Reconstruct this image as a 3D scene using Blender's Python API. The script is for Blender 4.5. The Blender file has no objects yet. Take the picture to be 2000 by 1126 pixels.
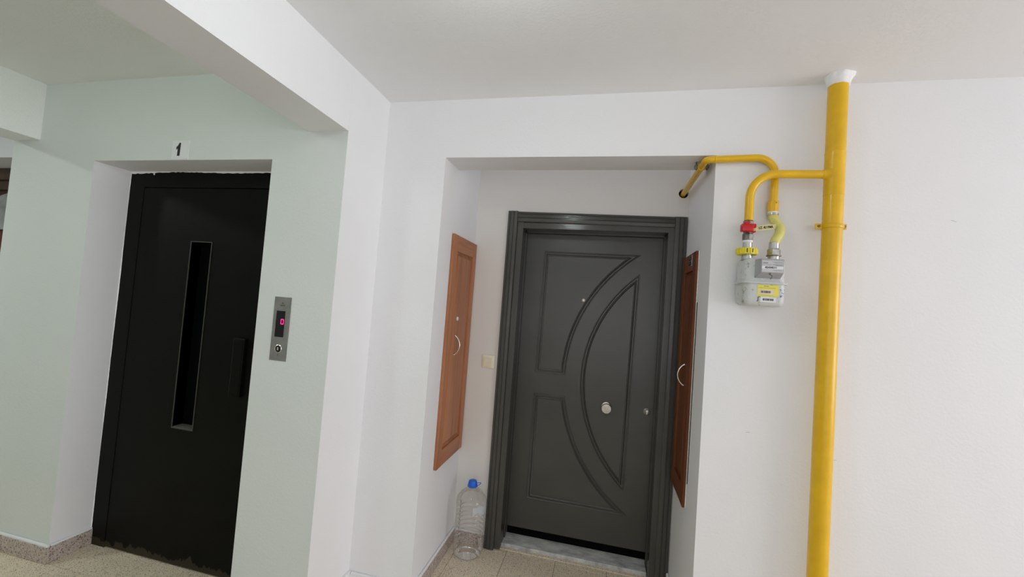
import bpy, bmesh, math, random
from mathutils import Vector, Matrix
random.seed(4)
PI = math.pi
sc = bpy.context.scene
COL = sc.collection

# ------------------------------------------------------------------ camera, light, exposure
cam_d = bpy.data.cameras.new('camera'); cam = bpy.data.objects.new('camera', cam_d); COL.objects.link(cam)
cam_d.sensor_width = 36.0; cam_d.lens = 14.383; cam_d.clip_start = 0.02
_r = Vector((0.972946, 0.218707, 0.074455)); _u = Vector((-0.063636, -0.056112, 0.996394)); _f = Vector((-0.222097, 0.974176, 0.040676))
cam.matrix_world = Matrix(((_r.x, _u.x, -_f.x, 0.0), (_r.y, _u.y, -_f.y, 0.0), (_r.z, _u.z, -_f.z, 1.51809), (0, 0, 0, 1)))
sc.camera = cam
sc.view_settings.view_transform = 'Standard'
sc.view_settings.look = 'None'
sc.view_settings.gamma = 1.0
sc.view_settings.use_curve_mapping = False
sc.view_settings.exposure = 0.0
w = bpy.data.worlds.new('world'); sc.world = w; w.use_nodes = True
w.node_tree.nodes['Background'].inputs[0].default_value = (0.90, 0.93, 1.0, 1)
w.node_tree.nodes['Background'].inputs[1].default_value = 0.8

def area(name, loc, target, sx, sy, power, color, shape='RECTANGLE'):
    l = bpy.data.lights.new(name, 'AREA'); l.shape = shape; l.size = sx
    if shape == 'RECTANGLE': l.size_y = sy
    l.energy = power; l.color = color
    o = bpy.data.objects.new(name, l); COL.objects.link(o); o.location = loc
    d = Vector(target) - Vector(loc)
    o.rotation_euler = d.to_track_quat('-Z', 'Y').to_euler()
    return o
# daylight through the stair window on the right and the one behind the photographer
area('window_light', (5.12, 0.15, 1.45), (0.0, 0.45, 2.25), 2.7, 1.9, 84, (0.985, 0.965, 1.0))
area('rear_window_light', (0.3, -2.37, 1.45), (0.3, 0.0, 1.85), 2.6, 1.7, 14, (0.985, 0.965, 1.0))
# ceiling lamps, all of them out of frame
lp = bpy.data.lights.new('landing_lamp_light', 'POINT'); lp.energy = 4.6; lp.color = (0.88, 0.99, 1.0); lp.shadow_soft_size = 0.055
lpo = bpy.data.objects.new('landing_lamp_light', lp); COL.objects.link(lpo); lpo.location = (-0.37, 0.90, 2.45)
l2 = bpy.data.lights.new('lobby_lamp_light', 'POINT'); l2.energy = 10; l2.color = (0.84, 1.0, 0.90); l2.shadow_soft_size = 0.09
l2o = bpy.data.objects.new('lobby_lamp_light', l2); COL.objects.link(l2o); l2o.location = (-2.0, 0.1, 2.45)
area('side_lamp_light', (-4.3, 0.5, 2.52), (-4.3, 0.5, 0), 0.22, 0.22, 15, (0.90, 1.0, 0.94), 'DISK')

# ------------------------------------------------------------------ materials
def new_mat(name):
    m = bpy.data.materials.new(name); m.use_nodes = True
    nt = m.node_tree; return m, nt, nt.nodes['Principled BSDF']
def N(nt, t, **kw):
    n = nt.nodes.new(t)
    for k, v in kw.items(): setattr(n, k, v)
    return n
def tc(nt, scale=(1, 1, 1), src='Object'):
    t = N(nt, 'ShaderNodeTexCoord'); mp = N(nt, 'ShaderNodeMapping'); mp.inputs['Scale'].default_value = scale
    nt.links.new(t.outputs[src], mp.inputs[0]); return mp.outputs[0]
def ramp(nt, fac, stops):
    r = N(nt, 'ShaderNodeValToRGB'); e = r.color_ramp.elements
    while len(e) < len(stops): e.new(0.5)
    for i, (p, c) in enumerate(stops): e[i].position = p; e[i].color = (*c, 1)
    nt.links.new(fac, r.inputs[0]); return r.outputs[0]
def noise(nt, vec, scale, detail=3, rough=0.5):
    n = N(nt, 'ShaderNodeTexNoise'); n.inputs['Scale'].default_value = scale; n.inputs['Detail'].default_value = detail
    n.inputs['Roughness'].default_value = rough
    nt.links.new(vec, n.inputs['Vector']); return n.outputs[0]
def bump(nt, b, h, dist, strength=1.0):
    n = N(nt, 'ShaderNodeBump'); n.inputs['Distance'].default_value = dist; n.inputs['Strength'].default_value = strength
    nt.links.new(h, n.inputs['Height']); nt.links.new(n.outputs[0], b.inputs['Normal'])
def plain(name, col, rough=0.5, metal=0.0, var=0.06, scale=40, bd=0.0, coat=0.0, emit=None):
    m, nt, b = new_mat(name)
    v = tc(nt); f = noise(nt, v, scale)
    c = ramp(nt, f, [(0.3, tuple(x * (1 - var) for x in col)), (0.7, tuple(min(1, x * (1 + var)) for x in col))])
    nt.links.new(c, b.inputs['Base Color'])
    b.inputs['Roughness'].default_value = rough; b.inputs['Metallic'].default_value = metal
    if coat: b.inputs['Coat Weight'].default_value = coat; b.inputs['Coat Roughness'].default_value = 0.12
    if bd: bump(nt, b, f, bd)
    if emit:
        b.inputs['Emission Color'].default_value = (*emit[0], 1); b.inputs['Emission Strength'].default_value = emit[1]
    return m
def wall_paint(name, col, fine=0.0006, rough=0.62):
    m, nt, b = new_mat(name)
    v = tc(nt)
    big = noise(nt, v, 1.7, 4, 0.6); small = noise(nt, v, 95, 3, 0.6); mid = noise(nt, v, 9, 3)
    c = ramp(nt, big, [(0.3, tuple(x * 0.965 for x in col)), (0.7, col)])
    nt.links.new(c, b.inputs['Base Color']); b.inputs['Roughness'].default_value = rough
    a = N(nt, 'ShaderNodeMath', operation='MULTIPLY_ADD'); nt.links.new(mid, a.inputs[0]); a.inputs[1].default_value = 0.5; nt.links.new(small, a.inputs[2])
    bump(nt, b, a.outputs[0], fine)
    return m
M = {}
M['white'] = wall_paint('white_wall_paint', (0.875, 0.875, 0.885))
M['pale'] = wall_paint('pale_green_white_paint', (0.735, 0.772, 0.745), 0.0008)
M['warm'] = wall_paint('warm_white_paint', (0.82, 0.79, 0.75))
M['ceil'] = wall_paint('ceiling_paint', (0.90, 0.90, 0.905), 0.0012, 0.8)
M['lobbyceil'] = wall_paint('rough_ceiling_paint', (0.87, 0.89, 0.86), 0.002, 0.85)
M['plaster'] = plain('raw_plaster', (0.78, 0.77, 0.72), 0.9, var=0.12, scale=120, bd=0.002)
M['collar'] = plain('fresh_white_plaster', (0.93, 0.93, 0.94), 0.8, var=0.03, scale=60, bd=0.004)

def terrazzo(name, base, dark, light, pscale=175):
    m, nt, b = new_mat(name)
    t = N(nt, 'ShaderNodeTexCoord'); oi = N(nt, 'ShaderNodeObjectInfo')
    add = N(nt, 'ShaderNodeVectorMath', operation='ADD')
    sc_ = N(nt, 'ShaderNodeVectorMath', operation='SCALE'); sc_.inputs['Scale'].default_value = 7.0
    cmb = N(nt, 'ShaderNodeCombineXYZ')
    for k in range(3): nt.links.new(oi.outputs['Random'], cmb.inputs[k])
    nt.links.new(cmb.outputs[0], sc_.inputs[0]); nt.links.new(t.outputs['Object'], add.inputs[0]); nt.links.new(sc_.outputs[0], add.inputs[1])
    vo = N(nt, 'ShaderNodeTexVoronoi'); vo.inputs['Scale'].default_value = pscale; nt.links.new(add.outputs[0], vo.inputs['Vector'])
    sep = N(nt, 'ShaderNodeSeparateColor'); nt.links.new(vo.outputs['Color'], sep.inputs[0])
    chips = ramp(nt, sep.outputs[0], [(0.0, dark), (0.07, tuple(x * 0.5 for x in base)), (0.15, base), (0.7, light)])
    chips.node.color_ramp.interpolation = 'CONSTANT'
    g = noise(nt, add.outputs[0], 5, 4, 0.65)
    tint = ramp(nt, g, [(0.25, (0.62, 0.60, 0.56)), (0.75, (1, 1, 1))])
    mix = N(nt, 'ShaderNodeMix', data_type='RGBA', blend_type='MULTIPLY'); mix.inputs[0].default_value = 0.25
    nt.links.new(chips, mix.inputs[6]); nt.links.new(tint, mix.inputs[7])
    nt.links.new(mix.outputs[2], b.inputs['Base Color'])
    b.inputs['Roughness'].default_value = 0.55
    bump(nt, b, sep.outputs[1], 0.0003)
    return m
M['tile'] = terrazzo('terrazzo_tile', (0.88, 0.75, 0.56), (0.14, 0.11, 0.07), (0.90, 0.80, 0.64), 400)
M['skirt'] = terrazzo('terrazzo_skirting', (0.50, 0.42, 0.37), (0.22, 0.16, 0.13), (0.62, 0.54, 0.49), 190)
M['slab'] = terrazzo('terrazzo_floor', (0.68, 0.64, 0.57), (0.09, 0.08, 0.06), (0.76, 0.72, 0.65))
M['grout'] = plain('dark_grout', (0.13, 0.10, 0.07), 0.95, var=0.3)

def painted_metal(name, col, rough=0.33, grain=(260, 260, 9), bd=0.0006, coat=0.0):
    m, nt, b = new_mat(name)
    v = tc(nt, grain); f = noise(nt, v, 1.0, 3, 0.6); g = noise(nt, tc(nt), 3.0, 3)
    c = ramp(nt, g, [(0.3, tuple(x * 0.88 for x in col)), (0.7, tuple(x * 1.1 for x in col))])
    nt.links.new(c, b.inputs['Base Color']); b.inputs['Roughness'].default_value = rough
    if coat: b.inputs['Coat Weight'].default_value = coat
    bump(nt, b, f, bd); return m
M['door'] = painted_metal('anthracite_door_paint', (0.070, 0.068, 0.060), 0.30, bd=0.0003)
M['doorh'] = painted_metal('anthracite_frame_paint', (0.068, 0.066, 0.058), 0.16, (14, 110, 110), 0.0005)
M['doorv'] = painted_metal('anthracite_jamb_paint', (0.068, 0.066, 0.058), 0.25, (160, 160, 9), 0.0004)
M['black'] = plain('black_seam_and_shade', (0.004, 0.004, 0.004), 0.95, var=0.1)  # flat black for seams and for shade painted into openings
def lift_paint():
    m, nt, b = new_mat('near_black_lift_paint')
    v = tc(nt); g = noise(nt, v, 4, 3)
    c = ramp(nt, g, [(0.3, (0.0045, 0.0047, 0.0032)), (0.7, (0.0062, 0.0062, 0.0045))])
    # worn, dusty lower edge with a ragged outline
    sp = N(nt, 'ShaderNodeSeparateXYZ'); nt.links.new(v, sp.inputs[0])
    n2 = noise(nt, tc(nt, (1, 1, 0.3)), 13, 5, 0.65)
    a = N(nt, 'ShaderNodeMath', operation='MULTIPLY_ADD'); nt.links.new(n2, a.inputs[0]); a.inputs[1].default_value = -0.16; nt.links.new(sp.outputs[2], a.inputs[2])
    f = N(nt, 'ShaderNodeMapRange'); nt.links.new(a.outputs[0], f.inputs[0])
    f.inputs[1].default_value = -0.040; f.inputs[2].default_value = -0.046; f.inputs[3].default_value = 0; f.inputs[4].default_value = 1
    mix = N(nt, 'ShaderNodeMix', data_type='RGBA'); nt.links.new(f.outputs[0], mix.inputs[0]); nt.links.new(c, mix.inputs[6])
    mix.inputs[7].default_value = (0.040, 0.033, 0.022, 1)
    nt.links.new(mix.outputs[2], b.inputs['Base Color']); b.inputs['Roughness'].default_value = 0.5; b.inputs['Specular IOR Level'].default_value = 0.08
    bump(nt, b, noise(nt, v, 130), 0.0004)
    return m
M['lift'] = lift_paint()
M['liftedge'] = plain('worn_edge_paint', (0.06, 0.055, 0.045), 0.45)
def wood(name, a, b_, c_, axis=2):
    m, nt, b = new_mat(name)
    s = [34, 34, 34]; s[axis] = 2.2
    v = tc(nt, s); f = noise(nt, v, 1.0, 6, 0.62)
    s2 = [7, 7, 7]; s2[axis] = 0.8
    g = noise(nt, tc(nt, s2), 1.0, 3)
    ad = N(nt, 'ShaderNodeMath', operation='ADD'); nt.links.new(f, ad.inputs[0]); nt.links.new(g, ad.inputs[1])
    h = N(nt, 'ShaderNodeMath', operation='MULTIPLY'); nt.links.new(ad.outputs[0], h.inputs[0]); h.inputs[1].default_value = 0.5
    c = ramp(nt, h.outputs[0], [(0.36, a), (0.5, b_), (0.66, c_)])
    nt.links.new(c, b.inputs['Base Color']); b.inputs['Roughness'].default_value = 0.42; b.inputs['Specular IOR Level'].default_value = 0.3
    bump(nt, b, f, 0.0004); return m
M['wood'] = wood('cherry_wood', (0.27, 0.100, 0.042), (0.42, 0.165, 0.075), (0.52, 0.225, 0.110))
M['woody'] = wood('cherry_wood_cross', (0.27, 0.100, 0.042), (0.42, 0.165, 0.075), (0.52, 0.225, 0.110), 1)
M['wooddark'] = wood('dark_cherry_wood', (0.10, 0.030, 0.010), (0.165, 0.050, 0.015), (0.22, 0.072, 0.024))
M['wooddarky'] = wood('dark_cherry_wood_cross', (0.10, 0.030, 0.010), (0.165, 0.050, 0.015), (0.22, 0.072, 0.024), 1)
M['brown'] = wood('brown_door_wood', (0.05, 0.030, 0.018), (0.075, 0.045, 0.028), (0.10, 0.06, 0.04))
M['reddish'] = wood('dark_red_wood', (0.08, 0.012, 0.006), (0.12, 0.02, 0.01), (0.15, 0.03, 0.015))
M['yellow'] = plain('yellow_gas_paint', (0.80, 0.47, 0.0), 0.34, var=0.06, scale=18, bd=0.0005, coat=0.15)
M['brass_y'] = plain('bright_yellow_plastic', (0.80, 0.66, 0.02), 0.4, var=0.05)
M['hose'] = plain('yellow_hose_sleeve', (0.72, 0.68, 0.20), 0.38, var=0.05, scale=80)
M['red'] = plain('red_plastic', (0.55, 0.006, 0.012), 0.28, var=0.08)
M['steel'] = plain('dull_steel', (0.50, 0.49, 0.47), 0.32, 1.0, var=0.2, scale=60)
M['dsteel'] = plain('dark_steel', (0.20, 0.19, 0.17), 0.4, 0.9, var=0.3, scale=80)
M['chrome'] = plain('satin_chrome', (0.74, 0.71, 0.66), 0.24, 1.0, var=0.08, scale=30)
M['cream'] = plain('cream_knob_face', (0.62, 0.58, 0.50), 0.3, 0.35, var=0.15, scale=45)
M['panel'] = plain('brushed_panel_steel', (0.30, 0.295, 0.28), 0.45, 0.6, var=0.1, scale=30)
M['ivory'] = plain('ivory_plastic', (0.88, 0.83, 0.66), 0.35, var=0.02)
M['ivory2'] = plain('tan_rocker_plastic', (0.84, 0.76, 0.57), 0.35, var=0.03)
M['blue'] = plain('blue_cap_plastic', (0.02, 0.16, 0.78), 0.3, var=0.05)
M['paper'] = plain('white_paper', (0.80, 0.82, 0.82), 0.6, var=0.01)
M['tagpaper'] = plain('yellowed_tag', (0.55, 0.48, 0.20), 0.5, var=0.08)
M['sticker'] = plain('yellow_sticker', (0.85, 0.74, 0.10), 0.5, var=0.03)
M['ink'] = plain('black_ink', (0.012, 0.012, 0.014), 0.6, var=0.1)
M['grayink'] = plain('grey_ink', (0.12, 0.12, 0.12), 0.6)
M['blueink'] = plain('blue_ink', (0.05, 0.10, 0.55), 0.6)
M['led'] = plain('magenta_led', (0.9, 0.02, 0.25), 0.5, emit=((1.0, 0.02, 0.22), 1.6))
M['display'] = plain('black_display', (0.006, 0.006, 0.007), 0.15)
M['lampglass'] = plain('lamp_diffuser', (0.9, 0.95, 0.92), 0.4, emit=((0.85, 1.0, 0.92), 3.0))
M['idx'] = plain('grey_index_cover', (0.42, 0.43, 0.44), 0.4, 0.2, var=0.04)
def meter_mat():
    m, nt, b = new_mat('scuffed_grey_meter_paint')
    v = tc(nt); g = noise(nt, v, 38, 5, 0.7); k = noise(nt, v, 6, 3)
    c = ramp(nt, g, [(0.0, (0.25, 0.25, 0.20)), (0.36, (0.34, 0.34, 0.28)), (0.40, (0.58, 0.60, 0.58)), (0.62, (0.60, 0.62, 0.61)), (0.68, (0.74, 0.76, 0.76))])
    nt.links.new(c, b.inputs['Base Color']); b.inputs['Roughness'].default_value = 0.42
    bump(nt, b, g, 0.0006); return m
M['meter'] = meter_mat()
def marble():
    m, nt, b = new_mat('stained_marble')
    v = tc(nt, (1, 3, 1)); g = noise(nt, v, 9, 6, 0.7)
    c = ramp(nt, g, [(0.30, (0.24, 0.24, 0.24)), (0.43, (0.50, 0.51, 0.51)), (0.6, (0.74, 0.74, 0.70)), (0.75, (0.84, 0.82, 0.74))])
    nt.links.new(c, b.inputs['Base Color']); b.inputs['Roughness'].default_value = 0.45; return m
M['marble'] = marble()
def film(name, col, tr, rough=0.05, spec=1.0):
    m = bpy.data.materials.new(name); m.use_nodes = True; nt = m.node_tree; nt.nodes.clear()
    out = N(nt, 'ShaderNodeOutputMaterial'); t = N(nt, 'ShaderNodeBsdfTransparent'); t.inputs[0].default_value = (*tr, 1)
    g = N(nt, 'ShaderNodeBsdfGlossy'); g.inputs['Roughness'].default_value = rough; g.inputs[0].default_value = (*col, 1)
    lw = N(nt, 'ShaderNodeLayerWeight'); lw.inputs[0].default_value = 0.28
    mr = N(nt, 'ShaderNodeMath', operation='MULTIPLY_ADD'); nt.links.new(lw.outputs['Fresnel'], mr.inputs[0]); mr.inputs[1].default_value = 0.60; mr.inputs[2].default_value = 0.03
    mx = N(nt, 'ShaderNodeMixShader'); nt.links.new(mr.outputs[0], mx.inputs[0]); nt.links.new(t.outputs[0], mx.inputs[1]); nt.links.new(g.outputs[0], mx.inputs[2])
    nt.links.new(mx.outputs[0], out.inputs[0]); return m
M['pet'] = film('clear_bottle_plastic', (1, 1, 1), (0.955, 0.955, 0.95))
M['label'] = film('pale_blue_film_label', (0.75, 0.85, 1.0), (0.74, 0.83, 0.92), 0.25)
_m, _nt, _b = new_mat('pale_film_label'); _b.inputs['Base Color'].default_value = (0.66, 0.76, 0.86, 1); _b.inputs['Alpha'].default_value = 0.5; _b.inputs['Roughness'].default_value = 0.3
_tn = noise(_nt, tc(_nt), 30); _nt.links.new(ramp(_nt, _tn, [(0.3, (0.60, 0.70, 0.80)), (0.7, (0.74, 0.82, 0.90))]), _b.inputs['Base Color']); M['label'] = _m
M['glass'] = film('window_glass', (1, 1, 1), (0.95, 0.97, 0.97), 0.0)
M['darkglass'] = plain('dark_glass', (0.002, 0.0025, 0.003), 0.5)
M['darkglass'].node_tree.nodes['Principled BSDF'].inputs['Specular IOR Level'].default_value = 0.05
M['frosted'] = plain('frosted_grey_glass', (0.32, 0.33, 0.33), 0.35, var=0.25, scale=14)

# ------------------------------------------------------------------ mesh helpers
ORG = {}
def box(bm, x0, x1, y0, y1, z0, z1, bev=0.0, seg=2):
    r = bmesh.ops.create_cube(bm, size=1.0)
    for v in r['verts']:
        v.co = Vector(((x0 + x1) / 2 + v.co.x * (x1 - x0), (y0 + y1) / 2 + v.co.y * (y1 - y0), (z0 + z1) / 2 + v.co.z * (z1 - z0)))
    if bev:
        es = list({e for v in r['verts'] for e in v.link_edges})
        bmesh.ops.bevel(bm, geom=es, offset=bev, segments=seg, affect='EDGES', profile=0.5)
    return bm
def B(*a, **k): return box(bmesh.new(), *a, **k)
def frame_of(d):
    d = Vector(d).normalized(); a = Vector((0, 0, 1)) if abs(d.z) < 0.9 else Vector((1, 0, 0))
    u = d.cross(a).normalized(); return u, d.cross(u).normalized()
def cyl(bm, p0, p1, r0, r1=None, n=32, cap=True):
    r1 = r0 if r1 is None else r1
    p0, p1 = Vector(p0), Vector(p1); u, v = frame_of(p1 - p0)
    a = []; b = []
    for i in range(n):
        t = 2 * PI * i / n; w_ = u * math.cos(t) + v * math.sin(t)
        a.append(bm.verts.new(p0 + w_ * r0)); b.append(bm.verts.new(p1 + w_ * r1))
    for i in range(n):
        bm.faces.new((a[i], a[(i + 1) % n], b[(i + 1) % n], b[i]))
    if cap: bm.faces.new(a[::-1]); bm.faces.new(b)
    return bm
def tube(bm, pts, rad, n=20, cap=True):
    pts = [Vector(p) for p in pts]; rings = []
    u = None
    for i, p in enumerate(pts):
        d = (pts[min(i + 1, len(pts) - 1)] - pts[max(i - 1, 0)]).normalized()
        if u is None: u, _ = frame_of(d)
        u = (u - d * u.dot(d)).normalized(); v = d.cross(u)
        r = rad[i] if isinstance(rad, (list, tuple)) else rad
        rings.append([bm.verts.new(p + (u * math.cos(2 * PI * k / n) + v * math.sin(2 * PI * k / n)) * r) for k in range(n)])
    for a, b in zip(rings, rings[1:]):
        for k in range(n): bm.faces.new((a[k], a[(k + 1) % n], b[(k + 1) % n], b[k]))
    if cap: bm.faces.new(rings[0][::-1]); bm.faces.new(rings[-1])
    return bm
def lathe(bm, prof, c, n=48, axis='z', cap=True):
    c = Vector(c); rings = []
    for r, h in prof:
        ring = []
        for k in range(n):
            t = 2 * PI * k / n; a, b = r * math.cos(t), r * math.sin(t)
            o = {'z': Vector((a, b, h)), 'y': Vector((a, -h, b)), 'x': Vector((h, a, b))}[axis]
            ring.append(bm.verts.new(c + o))
        rings.append(ring)
    for a, b in zip(rings, rings[1:]):
        for k in range(n): bm.faces.new((a[k], a[(k + 1) % n], b[(k + 1) % n], b[k]))
    if cap: bm.faces.new(rings[0][::-1]); bm.faces.new(rings[-1])
    return bm
def smooth_path(pts, radius_list, seg=10):
    """polyline with rounded corners"""
    out = [Vector(pts[0])]
    for i in range(1, len(pts) - 1):
        p = Vector(pts[i]); a = (Vector(pts[i - 1]) - p).normalized(); b = (Vector(pts[i + 1]) - p).normalized()
        R = radius_list[i - 1]; ang = a.angle(b); t = R / math.tan(ang / 2)
        bis = (a + b).normalized(); c = p + bis * (R / math.sin(ang / 2))
        s = p + a * t; e = p + b * t; v0 = s - c; v1 = e - c; th = v0.angle(v1)
        for k in range(seg + 1):
            f = k / seg
            out.append(c + (v0 * math.sin((1 - f) * th) + v1 * math.sin(f * th)) / math.sin(th))
    out.append(Vector(pts[-1])); return out
def poly_prism(bm, pts, fn, d0, d1):
    """2-D polygon extruded; fn(a, b, d) -> point"""
    A = [bm.verts.new(fn(a, b, d0)) for a, b in pts]; C_ = [bm.verts.new(fn(a, b, d1)) for a, b in pts]
    n = len(pts)
    for i in range(n): bm.faces.new((A[i], A[(i + 1) % n], C_[(i + 1) % n], C_[i]))
    bm.faces.new(A[::-1]); bm.faces.new(C_); return bm
def inset_poly(pts, d):
    """offset of a counter-clockwise polygon towards its inside"""
    n = len(pts); out = []
    for i in range(n):
        p0, p1, p2 = Vector(pts[i - 1]), Vector(pts[i]), Vector(pts[(i + 1) % n])
        e1 = (p1 - p0).normalized(); e2 = (p2 - p1).normalized()
        n1 = Vector((-e1.y, e1.x)); n2 = Vector((-e2.y, e2.x))
        m = (n1 + n2); l = m.length
        m = m.normalized() / max(0.28, (l / 2)) if l > 1e-6 else n1
        out.append(tuple(p1 + m * d))
    return out
def moulding(bm, pts, prof, fn):
    """prof: list of (inset, height); rings round the polygon"""
    rings = []
    for d, h in prof:
        rings.append([bm.verts.new(fn(a, b, h)) for a, b in inset_poly(pts, d)])
    n = len(pts)
    for A, C_ in zip(rings, rings[1:]):
        for i in range(n): bm.faces.new((A[i], A[(i + 1) % n], C_[(i + 1) % n], C_[i]))
    return bm
def obj(name, bm, mat, parent=None, label=None, smooth=None, loc=None, kind=None):
    org = ORG[parent.name] if parent is not None else (Vector(loc) if loc is not None else Vector((0, 0, 0)))
    bmesh.ops.recalc_face_normals(bm, faces=bm.faces)
    bmesh.ops.translate(bm, verts=bm.verts, vec=-org)
    me = bpy.data.meshes.new(name); bm.to_mesh(me); bm.free()
    me.materials.append(mat)
    if smooth:
        for p in me.polygons: p.use_smooth = True
        me.set_sharp_from_angle(angle=math.radians(smooth))
    o = bpy.data.objects.new(name, me); COL.objects.link(o)
    if parent is not None: o.parent = parent
    else: o.location = org
    ORG[o.name] = org
    if label: o['label'] = label
    if kind: o['kind'] = kind
    return o
def thing(name, label, cat, loc, group=None, kind=None):
    o = bpy.data.objects.new(name, None); COL.objects.link(o); o.location = loc; o.empty_display_size = 0.05
    ORG[o.name] = Vector(loc)
    if label: o['label'] = label
    if cat: o['category'] = cat
    if group: o['group'] = group
    if kind: o['kind'] = kind
    return o
def struct(name, bm, m, smooth=None):
    return obj(name, bm, m, None, None, smooth, kind='structure')
def text_obj(name, s, mat, parent, place, size, thick=0.0003, bold=0.0, sx=1.0):
    """lettering as a thin mesh; place(a, b, d) -> world point, a right, b up, d out of the surface"""
    cu = bpy.data.curves.new('t', 'FONT'); cu.body = s; cu.size = size; cu.align_x = 'CENTER'; cu.align_y = 'CENTER'
    cu.extrude = thick; cu.offset = bold; cu.resolution_u = 2
    t = bpy.data.objects.new('t', cu); COL.objects.link(t)
    dg = bpy.context.evaluated_depsgraph_get(); me = bpy.data.meshes.new_from_object(t.evaluated_get(dg))
    bm = bmesh.new(); bm.from_mesh(me)
    for v in bm.verts: v.co = place(v.co.x * sx, v.co.y, v.co.z + thick)
    bpy.data.objects.remove(t); bpy.data.curves.remove(cu); bpy.data.meshes.remove(me)
    return obj(name, bm, mat, parent)

# ------------------------------------------------------------------ measured layout (metres)
XB1, XB2 = -1.196, -1.409          # beam and projecting wall
YM, YL, YN, YS, YD = 1.955, 1.628, 2.545, 2.148, 1.810
ZC, ZB = 2.560, 2.2607
XN1, XN2, ZN = -0.849, 0.446, 2.255
XL1, XL2, ZL = -2.743, -1.596, 2.131
XLB, XE = -3.171, -3.381
XR, XLF, YF = 5.2, -6.2, -2.45    # outer walls
TOP = 2.75
# ---- shell
bm = B(XB1, XN1, YM, 2.95, 0, TOP); box(bm, XN2, XR, YM, 2.95, 0, TOP); box(bm, XN1, XN2, YM, YS, ZN, TOP)
struct('wall_back', bm, M['white'])
wbk = bpy.data.objects['wall_back']
for (x, z, l, t) in ((1.322, 1.985, .018, -.35), (.622, 1.052, .016, .15), (.950, .985, .012, .05)):
    obj('scuff', tube(bmesh.new(), [(x, YM, z), (x + l * .5, YM - .0002, z + l * t * .5 + .001), (x + l, YM, z + l * t)], .0006, n=6), plain('grey_scuff', (.36, .35, .35), .8), wbk, 'faint grey scuff')
# recessed wall round the flat door, with the round hole for the gas pipe
hx, hz, hr = 0.4145, 2.2500, 0.0275
hx0, hx1, hz0, hz1 = 0.384, XN2, 2.215, 2.285
bm = B(XN1, -0.600, YN, 2.95, 0, TOP); box(bm, -0.600, 0.400, YN, 2.95, 2.06, hz0); box(bm, 0.400, XN2, YN, 2.95, 0, hz0)
box(bm, -0.600, XN2, YN, 2.95, hz1, TOP); box(bm, -0.600, hx0, YN, 2.95, hz0, hz1)
sq = []; n = 32
for i in range(n):
    t = 2 * PI * i / n; c, s = math.cos(t), math.sin(t)
    kx = (hx1 - hx) / c if c > 1e-6 else ((hx0 - hx) / c if c < -1e-6 else 9e9)
    kz = (hz1 - hz) / s if s > 1e-6 else ((hz0 - hz) / s if s < -1e-6 else 9e9)
    k = min(kx, kz); sq.append((hx + c * k, hz + s * k))
def nearest_corner(i):
    return min(range(n), key=lambda j: (sq[j][0] - i[0]) ** 2 + (sq[j][1] - i[1]) ** 2)
for cr in [(hx0, hz0), (hx1, hz0), (hx1, hz1), (hx0, hz1)]:
    sq[nearest_corner(cr)] = cr
A = [bm.verts.new((a, YN, b)) for a, b in sq]
H = [bm.verts.new((hx + hr * math.cos(2 * PI * i / n), YN, hz + hr * math.sin(2 * PI * i / n))) for i in range(n)]
Dp = [bm.verts.new((hx + hr * math.cos(2 * PI * i / n), YN + 0.12, hz + hr * math.sin(2 * PI * i / n))) for i in range(n)]
for i in range(n):
    j = (i + 1) % n
    bm.faces.new((A[i], A[j], H[j], H[i])); bm.faces.new((H[i], H[j], Dp[j], Dp[i]))
wr = struct('wall_recess', bm, M['warm'])
hb = cyl(bmesh.new(), (hx, YN + 0.045, hz), (hx, YN + 0.05, hz), hr + 0.002, n=32)
obj('hole_shade', hb, M['black'], wr, 'black disc painted as the shade inside the round pipe hole')  # black disc stands in for the shade down the hole
# lift wall, thick block between lobby and flats
bm = B(XE, XL1, YL, 2.95, 0, TOP); box(bm, XL2, XB1, YL, 2.95, 0, TOP); box(bm, XL1, XL2, YL, 2.95, ZL, TOP); box(bm, XL1, XL2, 2.05, 2.95, 0, ZL)
wl = struct('wall_lift', bm, M['pale'])
# the side of that block and the reveals are painted white: thin coats proud of the block by under a millimetre
bm = B(XB1 - 0.001, XB1 + 0.0006, YL + 0.0005, YM, 0, TOP)
obj('white_side', bm, M['white'], wl, 'white side of the projecting wall')
bm = B(XL1 - 0.001, XL1 + 0.0006, YL + 0.001, YD, 0, ZL); box(bm, XL2 - 0.0006, XL2 + 0.001, YL + 0.001, YD, 0, ZL); box(bm, XL1, XL2, YL + 0.001, YD, ZL - 0.0006, ZL + 0.001)
obj('white_reveal', bm, M['white'], wl, 'white reveals round the lift door')
struct('trim_1', B(XB2, XB1, YF, YL, ZB, TOP), M['white'])
struct('trim_2', B(XE, XLB, YF, YL, 2.2524, TOP), M['lobbyceil'])
bm = B(XB1, XR + .2, YF - .2, 2.95, ZC, TOP + .05)
box(bm, XLF - .2, XB2, YF - .2, 2.95, 2.5726, TOP + .05)
ce = struct('ceiling', B(XB1, XR + .2, YF - .2, YM, ZC, TOP + .05), M['ceil'])
bm.free()
struct('ceiling_lobby', B(XLF - .2, XB2, YF - .2, YL, 2.5726, TOP + .05), M['lobbyceil'])
# far left bay with another recessed door
bm = B(XLF, -4.75, 1.888, 2.95, 0, TOP); box(bm, -4.75, XE, 1.888, 2.095, 2.255, TOP); box(bm, -3.60, XE, 1.888, 2.95, 0, 2.255); box(bm, XLF, XE, 2.16, 2.95, 0, TOP)
struct('wall_far_left', bm, M['white'])
struct('wall_left', B(XLF - .15, XLF, YF - .2, 2.95, 0, TOP), M['pale'])
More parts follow.
